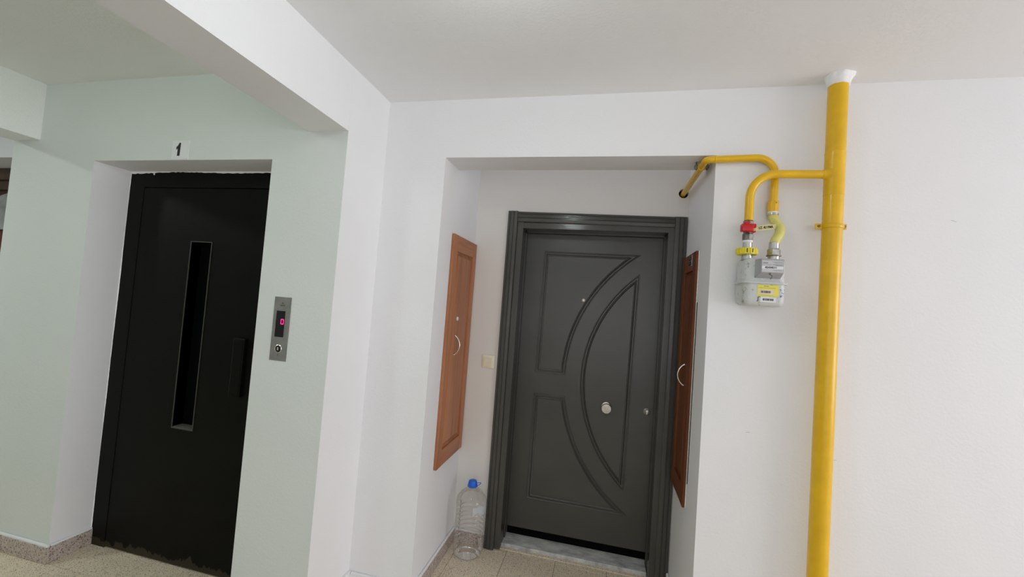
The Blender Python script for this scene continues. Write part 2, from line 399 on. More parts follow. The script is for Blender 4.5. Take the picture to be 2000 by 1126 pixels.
# outer walls with window openings (out of frame)
bm = B(XR, XR + .2, YF - .2, -1.25, 0, TOP); box(bm, XR, XR + .2, 1.55, 2.95, 0, TOP); box(bm, XR, XR + .2, -1.25, 1.55, 0, .45); box(bm, XR, XR + .2, -1.25, 1.55, 2.4, TOP)
struct('wall_right', bm, M['white'])
bm = B(XLF - .15, -1.0, YF - .2, YF, 0, TOP); box(bm, 1.6, XR + .2, YF - .2, YF, 0, TOP); box(bm, -1.0, 1.6, YF - .2, YF, 0, .75); box(bm, -1.0, 1.6, YF - .2, YF, 2.35, TOP)
struct('wall_front', bm, M['white'])
def window(name, axis, a0, a1, z0, z1, d):
    g = thing(name, None, None, (d, (a0 + a1) / 2, z0) if axis == 'x' else ((a0 + a1) / 2, d, z0), kind='structure')
    def bb(bm, p0, p1, q0, q1, e0=0.0, e1=0.05):
        return box(bm, d + e0, d + e1, p0, p1, q0, q1) if axis == 'x' else box(bm, p0, p1, d - e1, d - e0, q0, q1)
    mid = (a0 + a1) / 2; bm = bmesh.new()
    for p in ((a0, a0 + .05, z0, z1), (a1 - .05, a1, z0, z1), (mid - .03, mid + .03, z0, z1), (a0, a1, z0, z0 + .05), (a0, a1, z1 - .05, z1)): bb(bm, *p)
    obj('window_frame', bm, M['paper'], g)
    for p in ((a0 + .05, mid - .03), (mid + .03, a1 - .05)):
        obj('pane', bb(bmesh.new(), p[0], p[1], z0 + .05, z1 - .05, .02, .026), M['glass'], g)
window('window_1', 'x', -1.25, 1.55, .45, 2.4, XR + .08)
window('window_2', 'y', -1.0, 1.6, .75, 2.35, YF - .08)

# ---- floor: slab plus separate terrazzo tiles
bm = B(XLF - .2, XR + .2, YF - .2, 2.95, -.12, -.004)
fl = struct('floor', bm, M['slab'])
obj('grout_bed', B(-4.2, 1.7, -.23, 2.83, -.0045, -.0030), M['grout'], fl)
bm = bmesh.new()
P_, Q_ = 0.3012, 0.300
X0, Y0 = -0.490, 2.525
def blocked(x0, x1, y0, y1):
    if y0 >= YN - 0.01 and (x0 > XN2 or x1 < XN1 or y0 > 2.75): return True
    if y0 >= YM - 0.005 and (x1 < XN1 + .005 or x0 > XN2 - .005): return not (x0 < -3.38 and y0 < 2.0)
    if y0 >= YD - 0.03 and x1 < XB1 + .05 and x0 > XE: return True
    if y0 >= YL - 0.01 and XL2 - .001 < x0 and x1 < XB1 + .01: return True
    return False
tm = None; cnt = 0
for i in range(-12, 7):
    for j in range(-9, 1):
        x0 = X0 + i * P_; y0 = Y0 + j * Q_
        if blocked(x0, x0 + P_, y0, y0 + Q_): continue
        if tm is None:
            b2 = B(-P_ / 2 + .0011, P_ / 2 - .0011, -Q_ / 2 + .0011, Q_ / 2 - .0011, -.006, 0, bev=.0009, seg=1)
            tm = bpy.data.meshes.new('tile'); b2.to_mesh(tm); b2.free(); tm.materials.append(M['tile'])
        t = bpy.data.objects.new('tile', tm); COL.objects.link(t); t.parent = fl
        t.location = (x0 + P_ / 2, y0 + Q_ / 2, random.uniform(-.0006, .0002)); cnt += 1
bm.free()
# skirtings of the lift lobby
def skirt(name, segs, m=None, h=.0845):
    bm = bmesh.new()
    for s in segs: box(bm, *s, 0, h, bev=.0012, seg=1)
    o = struct(name, bm, m or M['skirt'])
    bm = bmesh.new()
    for x0, x1, y0, y1 in segs: box(bm, x0 + .001, x1 - .001, y0 + .003, y1 - .001, h - .001, h + .011, bev=.003, seg=2)
    obj('plaster_bead', bm, M['white'], o, 'white painted bead along the top of the skirting')
    return o
T = .017
skirt('baseboard_lift', [(XE, XL1 + .013, YL - T, YL), (XL1, XL1 + .013, YL, YD), (XL2 - .013, XL2, YL, YD), (XL2 - .013, XB1 + T, YL - T, YL)])
skirt('baseboard_side', [(XB1, XB1 + T, YL, YM), (XB1 + T, XN1 + T, YM - T, YM)], M['white'])
skirt('baseboard_recess', [(XN1, XN1 + .014, YM, YN), (XN1 + .014, -.637, YN - .014, YN)], h=.075)
skirt('baseboard_right', [(XN2 - .014, XN2, YM, 2.52), (XN2, XR, YM - T, YM)], h=.075)
skirt('baseboard_far_left', [(XLF, -4.75, 1.875, 1.888), (-3.60, XE, 1.875, 1.888)])

# ------------------------------------------------------------------ flat door (door_1)
d1 = thing('door_1', None, None, (-0.095, YN, 0), kind='structure')
AF = 2.522      # architrave face
def reed(w_):   # cross-section across the architrave: (offset from outer edge, height)
    return [(0, -.03), (0, .004), (.003, .010), (.014, .011), (.016, .0065), (.019, .0065), (.021, .012), (.038, .013), (.040, .0085), (.043, .0085), (.045, .013), (w_ - .004, .012), (w_, .008), (w_, -.03)]
AY = AF + .012
def vert_arch(x_out, x_in, z0, z1):
    s = 1 if x_in > x_out else -1
    return poly_prism(bmesh.new(), reed(abs(x_in - x_out)), lambda a, b, d: Vector((x_out + s * a, AY - b, d)), z0, z1)
obj('architrave', vert_arch(-.637, -.572, 0.004, 2.120), M['doorv'], d1)
obj('architrave', vert_arch(XN2 - .004, .374, 0.004, 2.106), M['doorv'], d1)
obj('architrave', poly_prism(bmesh.new(), reed(.066), lambda a, b, d: Vector((d, AY - b, 2.118 - a - (d + .57) * .012)), -.5715, .3735), M['doorh'], d1)
bm = B(-.572, -.534, 2.534, 2.715, .012, 2.054, bev=.002); obj('jamb', bm, M['doorv'], d1)
bm = B(.341, .376, 2.534, 2.715, .012, 2.045, bev=.002); obj('jamb', bm, M['doorv'], d1)
bm = B(-.570, .374, 2.5345, 2.714, 2.012, 2.050, bev=.002); obj('head_jamb', bm, M['doorh'], d1)
# rebate stops behind
bm = B(-.534, -.5275, 2.640, 2.676, .03, 2.012); box(bm, .334, .341, 2.640, 2.676, .03, 2.012); box(bm, -.534, .341, 2.640, 2.676, 2.005, 2.012)
obj('rebate', bm, M['doorv'], d1)
LY = 2.680
leaf = obj('leaf', B(-.531, .338, LY, LY + .06, .087, 2.006, bev=.003), M['door'], d1)
fnl = lambda a, b, h: Vector((a, LY - h, b))
CX, CZ = .7545, 1.09
def arc(R, z0, z1, n_=28):
    t0 = math.asin((z0 - CZ) / R); t1 = math.asin((z1 - CZ) / R)
    return [(CX - R * math.cos(t0 + (t1 - t0) * k / n_), CZ + R * math.sin(t0 + (t1 - t0) * k / n_)) for k in range(n_ + 1)]
prof = [(0, -.001), (.0012, .0045), (.005, .0064), (.0085, .0045), (.0105, -.0005), (.0165, -.0005), (.0185, .0055), (.0235, .0085), (.0285, .0055), (.031, -.001)]
def arc_r(R, z0, z1, n_=30):
    return [(CX - math.sqrt(R * R - (z0 + (z1 - z0) * k / n_ - CZ) ** 2), z0 + (z1 - z0) * k / n_) for k in range(n_ + 1)]
def upper_panel(d): return [(-.409 + d, 1.891 - d), (-.415 + d, 1.092 + d)] + arc_r(.9705 + d, 1.092 + d, 1.891 - d)
def lower_panel(d): return [(-.414 + d, .958 - d), (-.413 + d, .281 + d)] + arc_r(.9705 + d, .281 + d, .958 - d)
def moon_panel(d):
    R = .876 - d; zt = CZ + math.sqrt(R * R - (CX - .206 + d) ** 2); zb = CZ - math.sqrt(R * R - (CX - .187 + d) ** 2)
    return arc_r(R, zb, zt)
for shp in (upper_panel, lower_panel, moon_panel):
    bm = bmesh.new(); rings = [[bm.verts.new(fnl(a, b, h)) for a, b in shp(d)] for d, h in prof]
    for A_, C_ in zip(rings, rings[1:]):
        for k in range(len(A_)): bm.faces.new((A_[k], A_[(k + 1) % len(A_)], C_[(k + 1) % len(A_)], C_[k]))
    obj('panel_moulding', bm, M['door'], leaf, smooth=50)
kb = lathe(bmesh.new(), [(.031, 0), (.031, .004), (.026, .008), (.012, .010), (.012, .022), (.026, .030), (.0305, .040), (.0305, .052), (.028, .056)], (.053, LY, .925), axis='y', n=40)
knob = obj('door_knob', kb, M['chrome'], leaf, 'round chrome pull knob', 35)
obj('knob_face', lathe(bmesh.new(), [(.0275, .0555), (.0275, .0575), (.022, .0585)], (.053, LY, .925), axis='y', n=36), M['cream'], leaf, 'pale scratched face of the knob', 35)
obj('peephole', lathe(bmesh.new(), [(.0105, 0), (.0105, .003), (.006, .005), (.0035, .003)], (-.132, LY, 1.584), axis='y', n=20), M['chrome'], leaf, 'small chrome peephole', 35)
lk = lathe(bmesh.new(), [(.0215, 0), (.0215, .003), (.018, .005), (.010, .0045), (.010, .009), (.006, .0095)], (.296, LY, .928), axis='y', n=28)
obj('lock', lk, M['dsteel'], leaf, 'dull metal lock rosette', 35)
bm = cyl(bmesh.new(), (.296, LY - .014, .932), (.296, LY - .004, .932), .0058, n=16); box(bm, .2935, .2985, LY - .013, LY - .004, .913, .929)
obj('keyhole_core', bm, M['chrome'], leaf)
th = B(-.5565, .3375, 2.584, 2.72, 0, .025, bev=.003)
obj('threshold', th, M['marble'], d1, 'stained grey marble threshold')
obj('gap_shade', B(-.534, .341, 2.715, 2.74, 0, 2.05), M['black'], d1, 'black sheet painted as the shade behind the door leaf')  # solid black sheet, stands in for the shade round the leaf
obj('tile_strip', B(-.60, -.545, 2.532, 2.59, -.002, .006, bev=.001), M['skirt'], d1)
obj('tile_strip', B(-.572, .340, 2.560, 2.583, -.002, .004, bev=.001), M['tile'], d1)

# ------------------------------------------------------------------ lift door (door_2)
wx0_, wx1_ = -2.252, -2.114
M['black'].node_tree.nodes['Principled BSDF'].inputs['Specular IOR Level'].default_value = 0.05
d2 = thing('door_2', None, None, ((XL1 + XL2) / 2, YD, 0), kind='structure')
bm = B(XL1, -2.637, YD, YD + .09, 0, ZL, bev=.001); box(bm, -1.70, XL2, YD, YD + .09, 0, ZL); box(bm, -2.637, -1.70, YD, YD + .09, 2.041, ZL, bev=.001)
obj('lift_frame', bm, M['lift'], d2)
wx0, wx1, wz0, wz1 = -2.252, -2.114, .719, 1.736
bm = bmesh.new(); lx0, lx1, ly, lz0, lz1 = -2.6335, -1.7035, YD + .002, .008, 2.0365
box(bm, lx0, wx0, ly, ly + .06, lz0, lz1); box(bm, wx1, lx1, ly, ly + .06, lz0, lz1); box(bm, wx0, wx1, ly, ly + .06, lz0, wz0); box(bm, wx0, wx1, ly, ly + .06, wz1, lz1)
bmesh.ops.remove_doubles(bm, verts=bm.verts, dist=.0001)
lf = obj('leaf', bm, M['lift'], d2)
bm = B(-2.637, -2.625, YD + .03, YD + .07, 0, 2.041); box(bm, -1.712, -1.70, YD + .03, YD + .07, 0, 2.041); box(bm, -2.637, -1.70, YD + .03, YD + .07, 2.030, 2.041)
obj('seam', bm, M['black'], d2)
obj('shaft_back', B(wx0_ - .02, wx1_ + .02, YD + .075, YD + .08, .70, 1.76), M['black'], d2)
# raised edge and deep sides of the narrow window
bm = bmesh.new(); e = .004
for a in ((wx0 - e, wx0, wz0 - e, wz1 + e), (wx1, wx1 + e, wz0 - e, wz1 + e), (wx0, wx1, wz1, wz1 + e), (wx0, wx1, wz0 - e, wz0)): box(bm, a[0], a[1], YD - .002, YD + .065, a[2], a[3])
obj('vision_frame', bm, M['liftedge'], lf, 'thin worn frame round the narrow window')
obj('vision_sill', B(wx0, wx1, YD + .001, YD + .062, wz0, wz0 + .004), plain('dusty_sill', (.11, .105, .09), .8, var=.3), lf, 'dusty bottom ledge of the narrow window')
obj('vision_glass', B(wx0, wx1, YD + .058, YD + .064, wz0, wz1), M['darkglass'], lf, 'dark glass of the narrow window')
bm = B(-1.880, -1.814, YD - .020, YD + .002, .934, 1.236, bev=.003)
obj('lift_handle', bm, M['lift'], lf)
bm = B(-1.872, -1.822, YD - .0212, YD - .019, .942, 1.228, bev=.001)
obj('handle_inlay', bm, M['lift'], lf)
bm = B(-1.8812, -1.8796, YD - .0215, YD, .934, 1.236); box(bm, -1.880, -1.814, YD - .0215, YD - .018, 1.2350, 1.2368)
obj('handle_edge', bm, plain('lighter_edge', (.022, .023, .022), .5), lf, 'slightly lighter edge of the handle')  # left and top edge in a slightly lighter tone
# ragged plaster round the metal frame
def ragged(bm, p0, p1, nrm, w_, amp, out, n_=70):
    p0, p1, nrm, out = Vector(p0), Vector(p1), Vector(nrm), Vector(out); A = []; C_ = []; D_ = []
    for k in range(n_ + 1):
        p = p0.lerp(p1, k / n_); q = w_ + random.uniform(-amp, amp) * .25 + amp * .8 * math.sin(k * .113 + 2) * math.sin(k * .041 + 1)
        A.append(bm.verts.new(p)); C_.append(bm.verts.new(p + nrm * max(.001, q))); D_.append(bm.verts.new(p + out))
    for k in range(n_):
        bm.faces.new((A[k], A[k + 1], C_[k + 1], C_[k])); bm.faces.new((D_[k], D_[k + 1], C_[k + 1], C_[k])); bm.faces.new((A[k], A[k + 1], D_[k + 1], D_[k]))
bm = bmesh.new(); ragged(bm, (XL1, YD - .001, ZL), (XL2, YD - .001, ZL), (0, 0, -1), .008, .007, (0, -.006, 0))
ragged(bm, (XL1, YD - .001, .09), (XL1, YD - .001, ZL), (1, 0, 0), .003, .003, (0, -.003, 0), 120)
obj('plaster_edge', bm, M['collar'], d2, 'ragged white plaster along the metal frame')
bm = bmesh.new(); bmesh.ops.create_icosphere(bm, subdivisions=2, radius=.006)
for v in bm.verts: v.co = Vector((v.co.x * (1 + random.uniform(-.3, .3)) + -2.572, v.co.y * .3 + YD - .001, v.co.z * 1.1 + 2.118))
obj('plaster_blob', bm, M['collar'], d2, 'small white plaster blob')

# brown door far left (door_3)
d3 = thing('door_3', None, None, (-4.18, 2.13, 0), kind='structure')
bm = B(-4.75, -4.66, 2.095, 2.158, 0, 2.255, bev=.004); box(bm, -3.69, -3.60, 2.095, 2.158, 0, 2.255, bev=.004); box(bm, -4.66, -3.69, 2.095, 2.158, 2.17, 2.255, bev=.004)
obj('door_frame', bm, M['brown'], d3)
bm = B(-4.66, -3.69, 2.125, 2.158, .01, 1.78); obj('leaf', bm, M['reddish'], d3)
bm = B(-4.66, -3.69, 2.125, 2.158, 2.10, 2.17, bev=.003); obj('transom', bm, M['brown'], d3)
ap = [(-4.60, 1.80)] + [(-3.75, 1.80)] + [(-4.175 + .425 * math.cos(t * PI / 20), 1.98 + .115 * math.sin(t * PI / 20)) for t in range(21)]
obj('fanlight', poly_prism(bmesh.new(), ap, lambda a, b, d: Vector((a, d, b)), 2.128, 2.15), M['frosted'], d3, 'arched grey glass in the top of the door')
obj('backing', B(-4.66, -3.69, 2.150, 2.159, 1.78, 2.10), M['brown'], d3)

# ------------------------------------------------------------------ wooden shaft doors in the recess
def shaft_door(name, label, X, s, y0, y1, z0, z1, mv, mh, handle_y, handle_z, open_dir, raw=False):
    """s = +1 faces +x (left wall), -1 faces -x (right wall)"""
    g = thing(name, label, 'cabinet door', (X, (y0 + y1) / 2, z0))
    def bx(a0, a1, *r, **k): # a measured out of the wall
        lo, hi = sorted((X + s * a0, X + s * a1)); return B(lo, hi, *r, **k)
    fw = .062; th_ = .018
    obj('stile', bx(0.001, th_, y0, y0 + fw, z0, z1, bev=.002), mv, g)
    obj('stile', bx(0.001, th_, y1 - fw, y1, z0, z1, bev=.002), mv, g)
    obj('rail', bx(0.001, th_ - .0003, y0 + fw, y1 - fw, z1 - fw - .03, z1, bev=.002), mh, g)
    obj('rail', bx(0.001, th_ - .0003, y0 + fw, y1 - fw, z0, z0 + fw + .03, bev=.002), mh, g)
    a0, a1, b0, b1 = y0 + fw, y1 - fw, z0 + fw + .03, z1 - fw - .03
    pl = [(a0, b0), (a1, b0), (a1, b1), (a0, b1)]
    bm = moulding(bmesh.new(), pl, [(0, .006), (.006, .004), (.012, .0045), (.03, .0135), (.034, .0145)], lambda a, b, h: Vector((X + s * h, a, b)))
    bm.verts.ensure_lookup_table(); bm.faces.new([bm.verts[-4], bm.verts[-3], bm.verts[-2], bm.verts[-1]])
    obj('panel', bm, mv, g)
    # bow handle
    pts = []
    for k in range(17):
        t = k / 16; pts.append(Vector((X + s * (th_ - .002 + .032 * math.sin(PI * t) ** .7), handle_y, handle_z + .054 - .108 * t)))
    bm = tube(bmesh.new(), pts, [.0062 if k in (0, 16) else .0052 - .001 * math.sin(PI * k / 16) for k in range(17)], n=10)
    obj('handle', bm, M['chrome'], g, 'curved satin metal bow handle', 60)
    return g
cl = shaft_door('cabinet_door', 'reddish brown wooden hatch door on the left side of the door recess, beside the switch', XN1, 1, 2.128, 2.532, .592, 1.892, M['wood'], M['woody'], 2.262, 1.262, 1)
obj('lock', lathe(bmesh.new(), [(.0115, -.002), (.0115, .004), (.008, .006)], (XN1 + .0145, 2.277, 1.415), axis='x', n=18), M['paper'], cl, 'small round pale cam lock', 40)
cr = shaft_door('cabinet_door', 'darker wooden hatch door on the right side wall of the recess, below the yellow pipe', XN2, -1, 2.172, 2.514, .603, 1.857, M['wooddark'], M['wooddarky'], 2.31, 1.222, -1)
bm = B(XN2 - .0065, XN2 - .001, 2.1680, 2.1718, .603, 1.857)
obj('bare_edge', bm, M['plaster'], cr, 'pale unpainted plaster edge of the hatch door')
bm = B(XN2 - .0028, XN2 - .0005, 2.1635, 2.1682, .72, 1.60)
obj('gap_shade', bm, M['black'], cr, 'thin black strip painted as the shade behind the hatch door')  # black strip on the wall, painted shade along the hatch edge
pg = obj('plate', B(XN2 - .0205, XN2 - .0175, 2.262, 2.335, 1.790, 1.848, bev=.0006), M['steel'], cr, 'small metal plate with dark lettering')
for k, (a, b) in enumerate(((1.822, 1.842), (1.796, 1.816))):
    obj('plate_text', B(XN2 - .0212, XN2 - .0204, 2.269, 2.328, a, b), M['ink'], pg)
text_obj('plate_lettering', '0-N', M['steel'], pg, lambda a, b, d: Vector((XN2 - .0212 - d, 2.299 - a, 1.832 + b)), .017)
text_obj('plate_lettering', 'K.T', M['steel'], pg, lambda a, b, d: Vector((XN2 - .0212 - d, 2.299 - a, 1.806 + b)), .017)

# ------------------------------------------------------------------ switch
s1 = thing('light_switch', 'ivory plastic light switch on the wall between the left hatch door and the dark door', 'switch', (-.696, YN, 1.107))
obj('switch_plate', B(-.739, -.656, YN - .009, YN - .0003, 1.108, 1.190, bev=.004, seg=3), M['ivory'], s1, smooth=40)
obj('rocker', B(-.730, -.676, YN - .0125, YN - .008, 1.117, 1.173, bev=.002), M['ivory2'], s1, 'tan rocker of the switch')

# ------------------------------------------------------------------ lift call panel
pn = thing('call_panel', 'tall brushed steel lift call panel with a glowing pink digit and a round button', 'call panel', (-1.457, YL, 1.18))
px0, px1, pz0, pz1 = -1.5015, -1.4095, 1.1815, 1.4765
obj('plate', B(px0, px1, YL - .003, YL - .0002, pz0, pz1, bev=.0008), M['panel'], pn)
dx0, dx1, dz0, dz1 = -1.4835, -1.4365, 1.291, 1.412
obj('display', B(dx0, dx1, YL - .0045, YL - .0028, dz0, dz1, bev=.0004), M['display'], pn)
cx_, cz_ = -1.4480, 1.3625; sw_, sh_ = .0068, .0108
bm = bmesh.new()
for a in ((-sw_, sw_, sh_ - .0019, sh_ + .0019), (-sw_, sw_, -sh_ - .0019, -sh_ + .0019), (-sw_ - .0019, -sw_ + .0019, .001, sh_ - .001), (-sw_ - .0019, -sw_ + .0019, -sh_ + .001, -.001), (sw_ - .0019, sw_ + .0019, .001, sh_ - .001), (sw_ - .0019, sw_ + .0019, -sh_ + .001, -.001)):
    box(bm, cx_ + a[0], cx_ + a[1], YL - .0052, YL - .0043, cz_ + a[2], cz_ + a[3])
obj('digit', bm, M['led'], pn, 'glowing pink number 0')
bx_, bz_ = -1.4560, 1.2370
obj('button_ring', lathe(bmesh.new(), [(.0195, .0025), (.0195, .005), (.0165, .0065), (.0145, .0045)], (bx_, YL, bz_), axis='y', n=32), M['chrome'], pn, 'bright metal ring of the button', 40)
obj('button', lathe(bmesh.new(), [(.0155, .003), (.0155, .006), (.013, .0075)], (bx_, YL, bz_), axis='y', n=28), M['display'], pn, 'black round button', 40)
bm = bmesh.new()
for q in (1, -1):
    poly_prism(bm, [(-.0045, q * .0015), (.0045, q * .0015), (0, q * .0075)], lambda a, b, d: Vector((bx_ + a, d, bz_ + b)), YL - .0078, YL - .0070)
obj('arrow_mark', bm, M['paper'], pn, 'pale up and down arrows')
for zz in (pz1 - .028, pz0 + .028):
    obj('screw', lathe(bmesh.new(), [(.005, .0028), (.004, .0045), (.001, .005)], (-1.4555, YL, zz), axis='y', n=14), M['dsteel'], pn, smooth=40)
bm = bmesh.new()
for k in range(4): box(bm, -1.468 + k * .0065, -1.4635 + k * .0065, YL - .0034, YL - .0028, 1.4335, 1.4405)
obj('engraving', bm, M['dsteel'], pn, 'faint worn mark above the display')
bm = bmesh.new(); ragged(bm, (px1 - .001, YL - .0012, pz0), (px1 - .001, YL - .0012, pz1), (1, 0, 0), .002, .002, (0, .001, 0), 40); ragged(bm, (px0, YL - .0012, pz0 + .001), (px1, YL - .0012, pz0 + .001), (0, 0, -1), .002, .002, (0, .001, 0), 20)
obj('plaster_edge', bm, M['collar'], pn, 'chipped white plaster around the panel')

# floor number sign
sg = thing('floor_sign', 'white square floor number 1 above the lift door', 'sign', (-2.157, YL, 2.133))
obj('sheet', B(-2.213, -2.104, YL - .0022, YL - .0002, 2.1335, 2.229, bev=.0004), M['paper'], sg)
one = [(-.010, -.032), (.009, -.032), (.009, .034), (-.002, .034), (-.006, .026), (-.013, .018), (-.021, .013), (-.021, -.001), (-.015, .002), (-.010, .006)]
obj('number', poly_prism(bmesh.new(), [(a * .85 + (b * .03), b * 1.02) for a, b in one], lambda a, b, d: Vector((-2.166 + a, d, 2.184 + b)), YL - .0030, YL - .0020), M['ink'], sg, 'black number 1')

# ------------------------------------------------------------------ gas riser
RX, RY = .882, 1.893
gr = thing('gas_riser', 'thick yellow gas pipe running from the ceiling down the right wall', 'pipe', (RX, RY, 0))
obj('pipe', cyl(bmesh.new(), (RX, RY, 0), (RX, RY, ZC), .0350, n=48), M['yellow'], gr, smooth=40)
bm = lathe(bmesh.new(), [(.0345, 2.058), (.0362, 2.060), (.0362, 2.063), (.0356, 2.066), (.0356, 2.232), (.0362, 2.235), (.0362, 2.238), (.0345, 2.240)], (RX, RY, 0), n=48)
obj('tee_collar', bm, M['yellow'], gr, smooth=30)
IZ = 2.147; IY = 1.882
p = smooth_path([(RX - .02, RY - .005, IZ), (.569, IY, IZ), (.569, IY, 1.947)], [.102], 16)
obj('branch_pipe', tube(bmesh.new(), p, .0168, n=24), M['yellow'], gr, 'thinner branch pipe bending down to the red valve', 60)
bm = lathe(bmesh.new(), [(.0170, -.0475), (.0185, -.046), (.0185, -.0440), (.0190, -.040), (.0225, -.032), (.0290, -.022)], (RX, RY - .005, IZ), axis='x', n=28)
obj('weld_collar', bm, M['yellow'], gr, smooth=40)
# bracket
bm = lathe(bmesh.new(), [(.0352, 1.924), (.0385, 1.925), (.0398, 1.929), (.0398, 1.936), (.0385, 1.940), (.0352, 1.941)], (RX, RY, 0), n=40)
box(bm, RX - .062, RX - .030, RY - .005, RY + .003, 1.922, 1.944, bev=.002); box(bm, RX + .030, RX + .050, RY - .005, RY + .003, 1.922, 1.944, bev=.002)
br = obj('bracket', bm, M['yellow'], gr, 'yellow pipe clamp with two ears', 30)
for q in (-.050, .042):
    obj('screw', lathe(bmesh.new(), [(.0055, .005), (.005, .008), (.002, .009)], (RX + q, RY, 1.933), axis='y', n=12), M['dsteel'], br, smooth=40)
obj('standoff', cyl(bmesh.new(), (RX, RY + .03, 1.933), (RX, YM, 1.933), .005, n=12), M['dsteel'], br)
# plaster collar at the ceiling
bm = bmesh.new(); nn = 40; rr = []
for (h, R0, amp) in ((ZC + .002, .050, .003), (ZC - .010, .044, .002), (ZC - .026, .040, .001), (ZC - .040, .0385, .0005), (ZC - .042, .034, 0)):
    rr.append([bm.verts.new((RX + math.cos(2 * PI * k / nn) * (R0 + amp * math.sin(k * 1.7) * math.cos(k * .6) + amp * 3 * max(0, math.cos(2 * PI * k / nn + .5))), min(YM - .0005, RY + math.sin(2 * PI * k / nn) * (R0 + amp * math.sin(k * 1.1))), h - random.uniform(0, .002))) for k in range(nn)])
for A_, B_ in zip(rr, rr[1:]):
    for k in range(nn): bm.faces.new((A_[k], A_[(k + 1) % nn], B_[(k + 1) % nn], B_[k]))
obj('ceiling_collar', bm, M['collar'], gr, 'white plaster patch where the pipe enters the ceiling', 60)

# ------------------------------------------------------------------ valve and fittings on the inlet
gv = thing('gas_valve', 'red shut-off valve between the branch pipe and the meter', 'valve', (.569, IY, 1.79))
vx = .569
obj('valve_body', lathe(bmesh.new(), [(.017, 1.862), (.021, 1.864), (.021, 1.888), (.018, 1.892), (.019, 1.905), (.019, 1.925), (.0205, 1.930), (.0205, 1.943), (.017, 1.946)], (vx, IY, 0), n=8), M['dsteel'], gv, 'dull steel valve body')
bm = B(vx - .038, vx + .008, IY - .046, IY - .018, 1.893, 1.925, bev=.005, seg=3)
box(bm, vx - .027, vx - .003, IY - .044, IY - .020, 1.920, 1.936, bev=.007, seg=3)
box(bm, vx + .004, vx + .024, IY - .026, IY + .012, 1.894, 1.930, bev=.004)
obj('valve_handle', bm, M['red'], gv, 'red plastic butterfly handle', 40)
obj('seal_ring', cyl(bmesh.new(), (vx, IY, 1.853), (vx, IY, 1.863), .0195, n=32), M['paper'], gv, 'white sealing ring', 40)
obj('nipple', cyl(bmesh.new(), (vx, IY, 1.792), (vx, IY, 1.855), .0178, n=32), M['steel'], gv, 'steel nipple', 40)
bm = lathe(bmesh.new(), [(.019, 1.802), (.0375, 1.802), (.0385, 1.806), (.0385, 1.824), (.0375, 1.828), (.019, 1.828)], (vx - .001, IY, 0), n=40)
for k in range(12):
    t = 2 * PI * k / 12 + .13
    cyl(bm, (vx - .001 + .037 * math.cos(t), IY + .037 * math.sin(t), 1.804), (vx - .001 + .037 * math.cos(t), IY + .037 * math.sin(t), 1.826), .0045, n=8)
un = obj('union_nut', bm, M['brass_y'], gv, 'bright yellow union ring', 35)
bm = bmesh.new()
for t in (-1.28, -1.82):
    c, s = math.cos(t), math.sin(t); box(bm, vx - .001 + .0395 * c - .0012, vx - .001 + .0395 * c + .0012, IY + .0395 * s - .0012, IY + .0395 * s + .0015, 1.808, 1.824)
obj('nut_mark', bm, M['ink'], un, 'black stroke on the ring')

# paper tag
tg = thing('paper_tag', 'narrow yellowed paper tag with dark lettering hanging sideways from the red valve', 'tag', (.635, IY - .03, 1.90))
tp = [(.580, 1.903), (.586, 1.904), (.603, 1.9105), (.632, 1.918), (.655, 1.923), (.677, 1.927)]
ty = lambda x: IY - .034 + .044 * max(0, (x - .592)) / .085
bm = bmesh.new(); A_ = []; C_ = []
for (x, z) in tp:
    hh = .006 if x < .59 else .0105
    A_.append((bm.verts.new((x, ty(x), z + hh)), bm.verts.new((x, ty(x), z - hh)))); C_.append((bm.verts.new((x, ty(x) + .0006, z + hh)), bm.verts.new((x, ty(x) + .0006, z - hh))))
for k in range(len(tp) - 1):
    for S_ in (A_, C_): bm.faces.new((S_[k][0], S_[k + 1][0], S_[k + 1][1], S_[k][1]))
    for e_ in (0, 1): bm.faces.new((A_[k][e_], A_[k + 1][e_], C_[k + 1][e_], C_[k][e_]))
bm.faces.new((A_[0][0], A_[0][1], C_[0][1], C_[0][0])); bm.faces.new((A_[-1][0], A_[-1][1], C_[-1][1], C_[-1][0]))
obj('strip', bm, M['tagpaper'], tg)
text_obj('lettering', 'I.Z. 4U PMA', M['ink'], tg, lambda a, b, d: Vector((.6320 + a, ty(.6320 + a) - .0006 - d, 1.9175 + b + a * .21)), .0150, bold=.0004, sx=.84)

# ------------------------------------------------------------------ outlet pipe
OY = 1.931; ox = .677
go = thing('outlet_pipe', 'slim yellow gas pipe leading from above the meter over the corner into the recess', 'pipe', (ox, OY, 2.03))
pts = smooth_path([(ox, OY, 2.040), (ox, OY, 2.2365), (.401, OY, 2.2270), (.4145, YN + .055, 2.2500)], [.074, .022], 14)
obj('pipe', tube(bmesh.new(), pts, .0150, n=24), M['yellow'], go, smooth=60)
bm = lathe(bmesh.new(), [(.015, -.004), (.0172, -.003), (.0172, .003), (.015, .004)], (.438, OY, 2.2283), axis='x', n=24)
obj('weld_ring', bm, M['yellow'], go, smooth=40)
obj('coupling', lathe(bmesh.new(), [(.0165, 1.998), (.0215, 1.998), (.0215, 2.038), (.0200, 2.044), (.015, 2.046)], (ox, OY, 0), n=8), M['yellow'], go, 'yellow painted hexagonal coupling')
bm = bmesh.new()
yy = 2.035; zc_ = 2.2301
bm = lathe(bmesh.new(), [(.0152, -.006), (.018, -.006), (.018, .006), (.0152, .006)], (.4030, yy, zc_), axis='y', n=24)
bk = obj('bracket', bm, M['yellow'], go, 'small yellow clamp ring', 40)
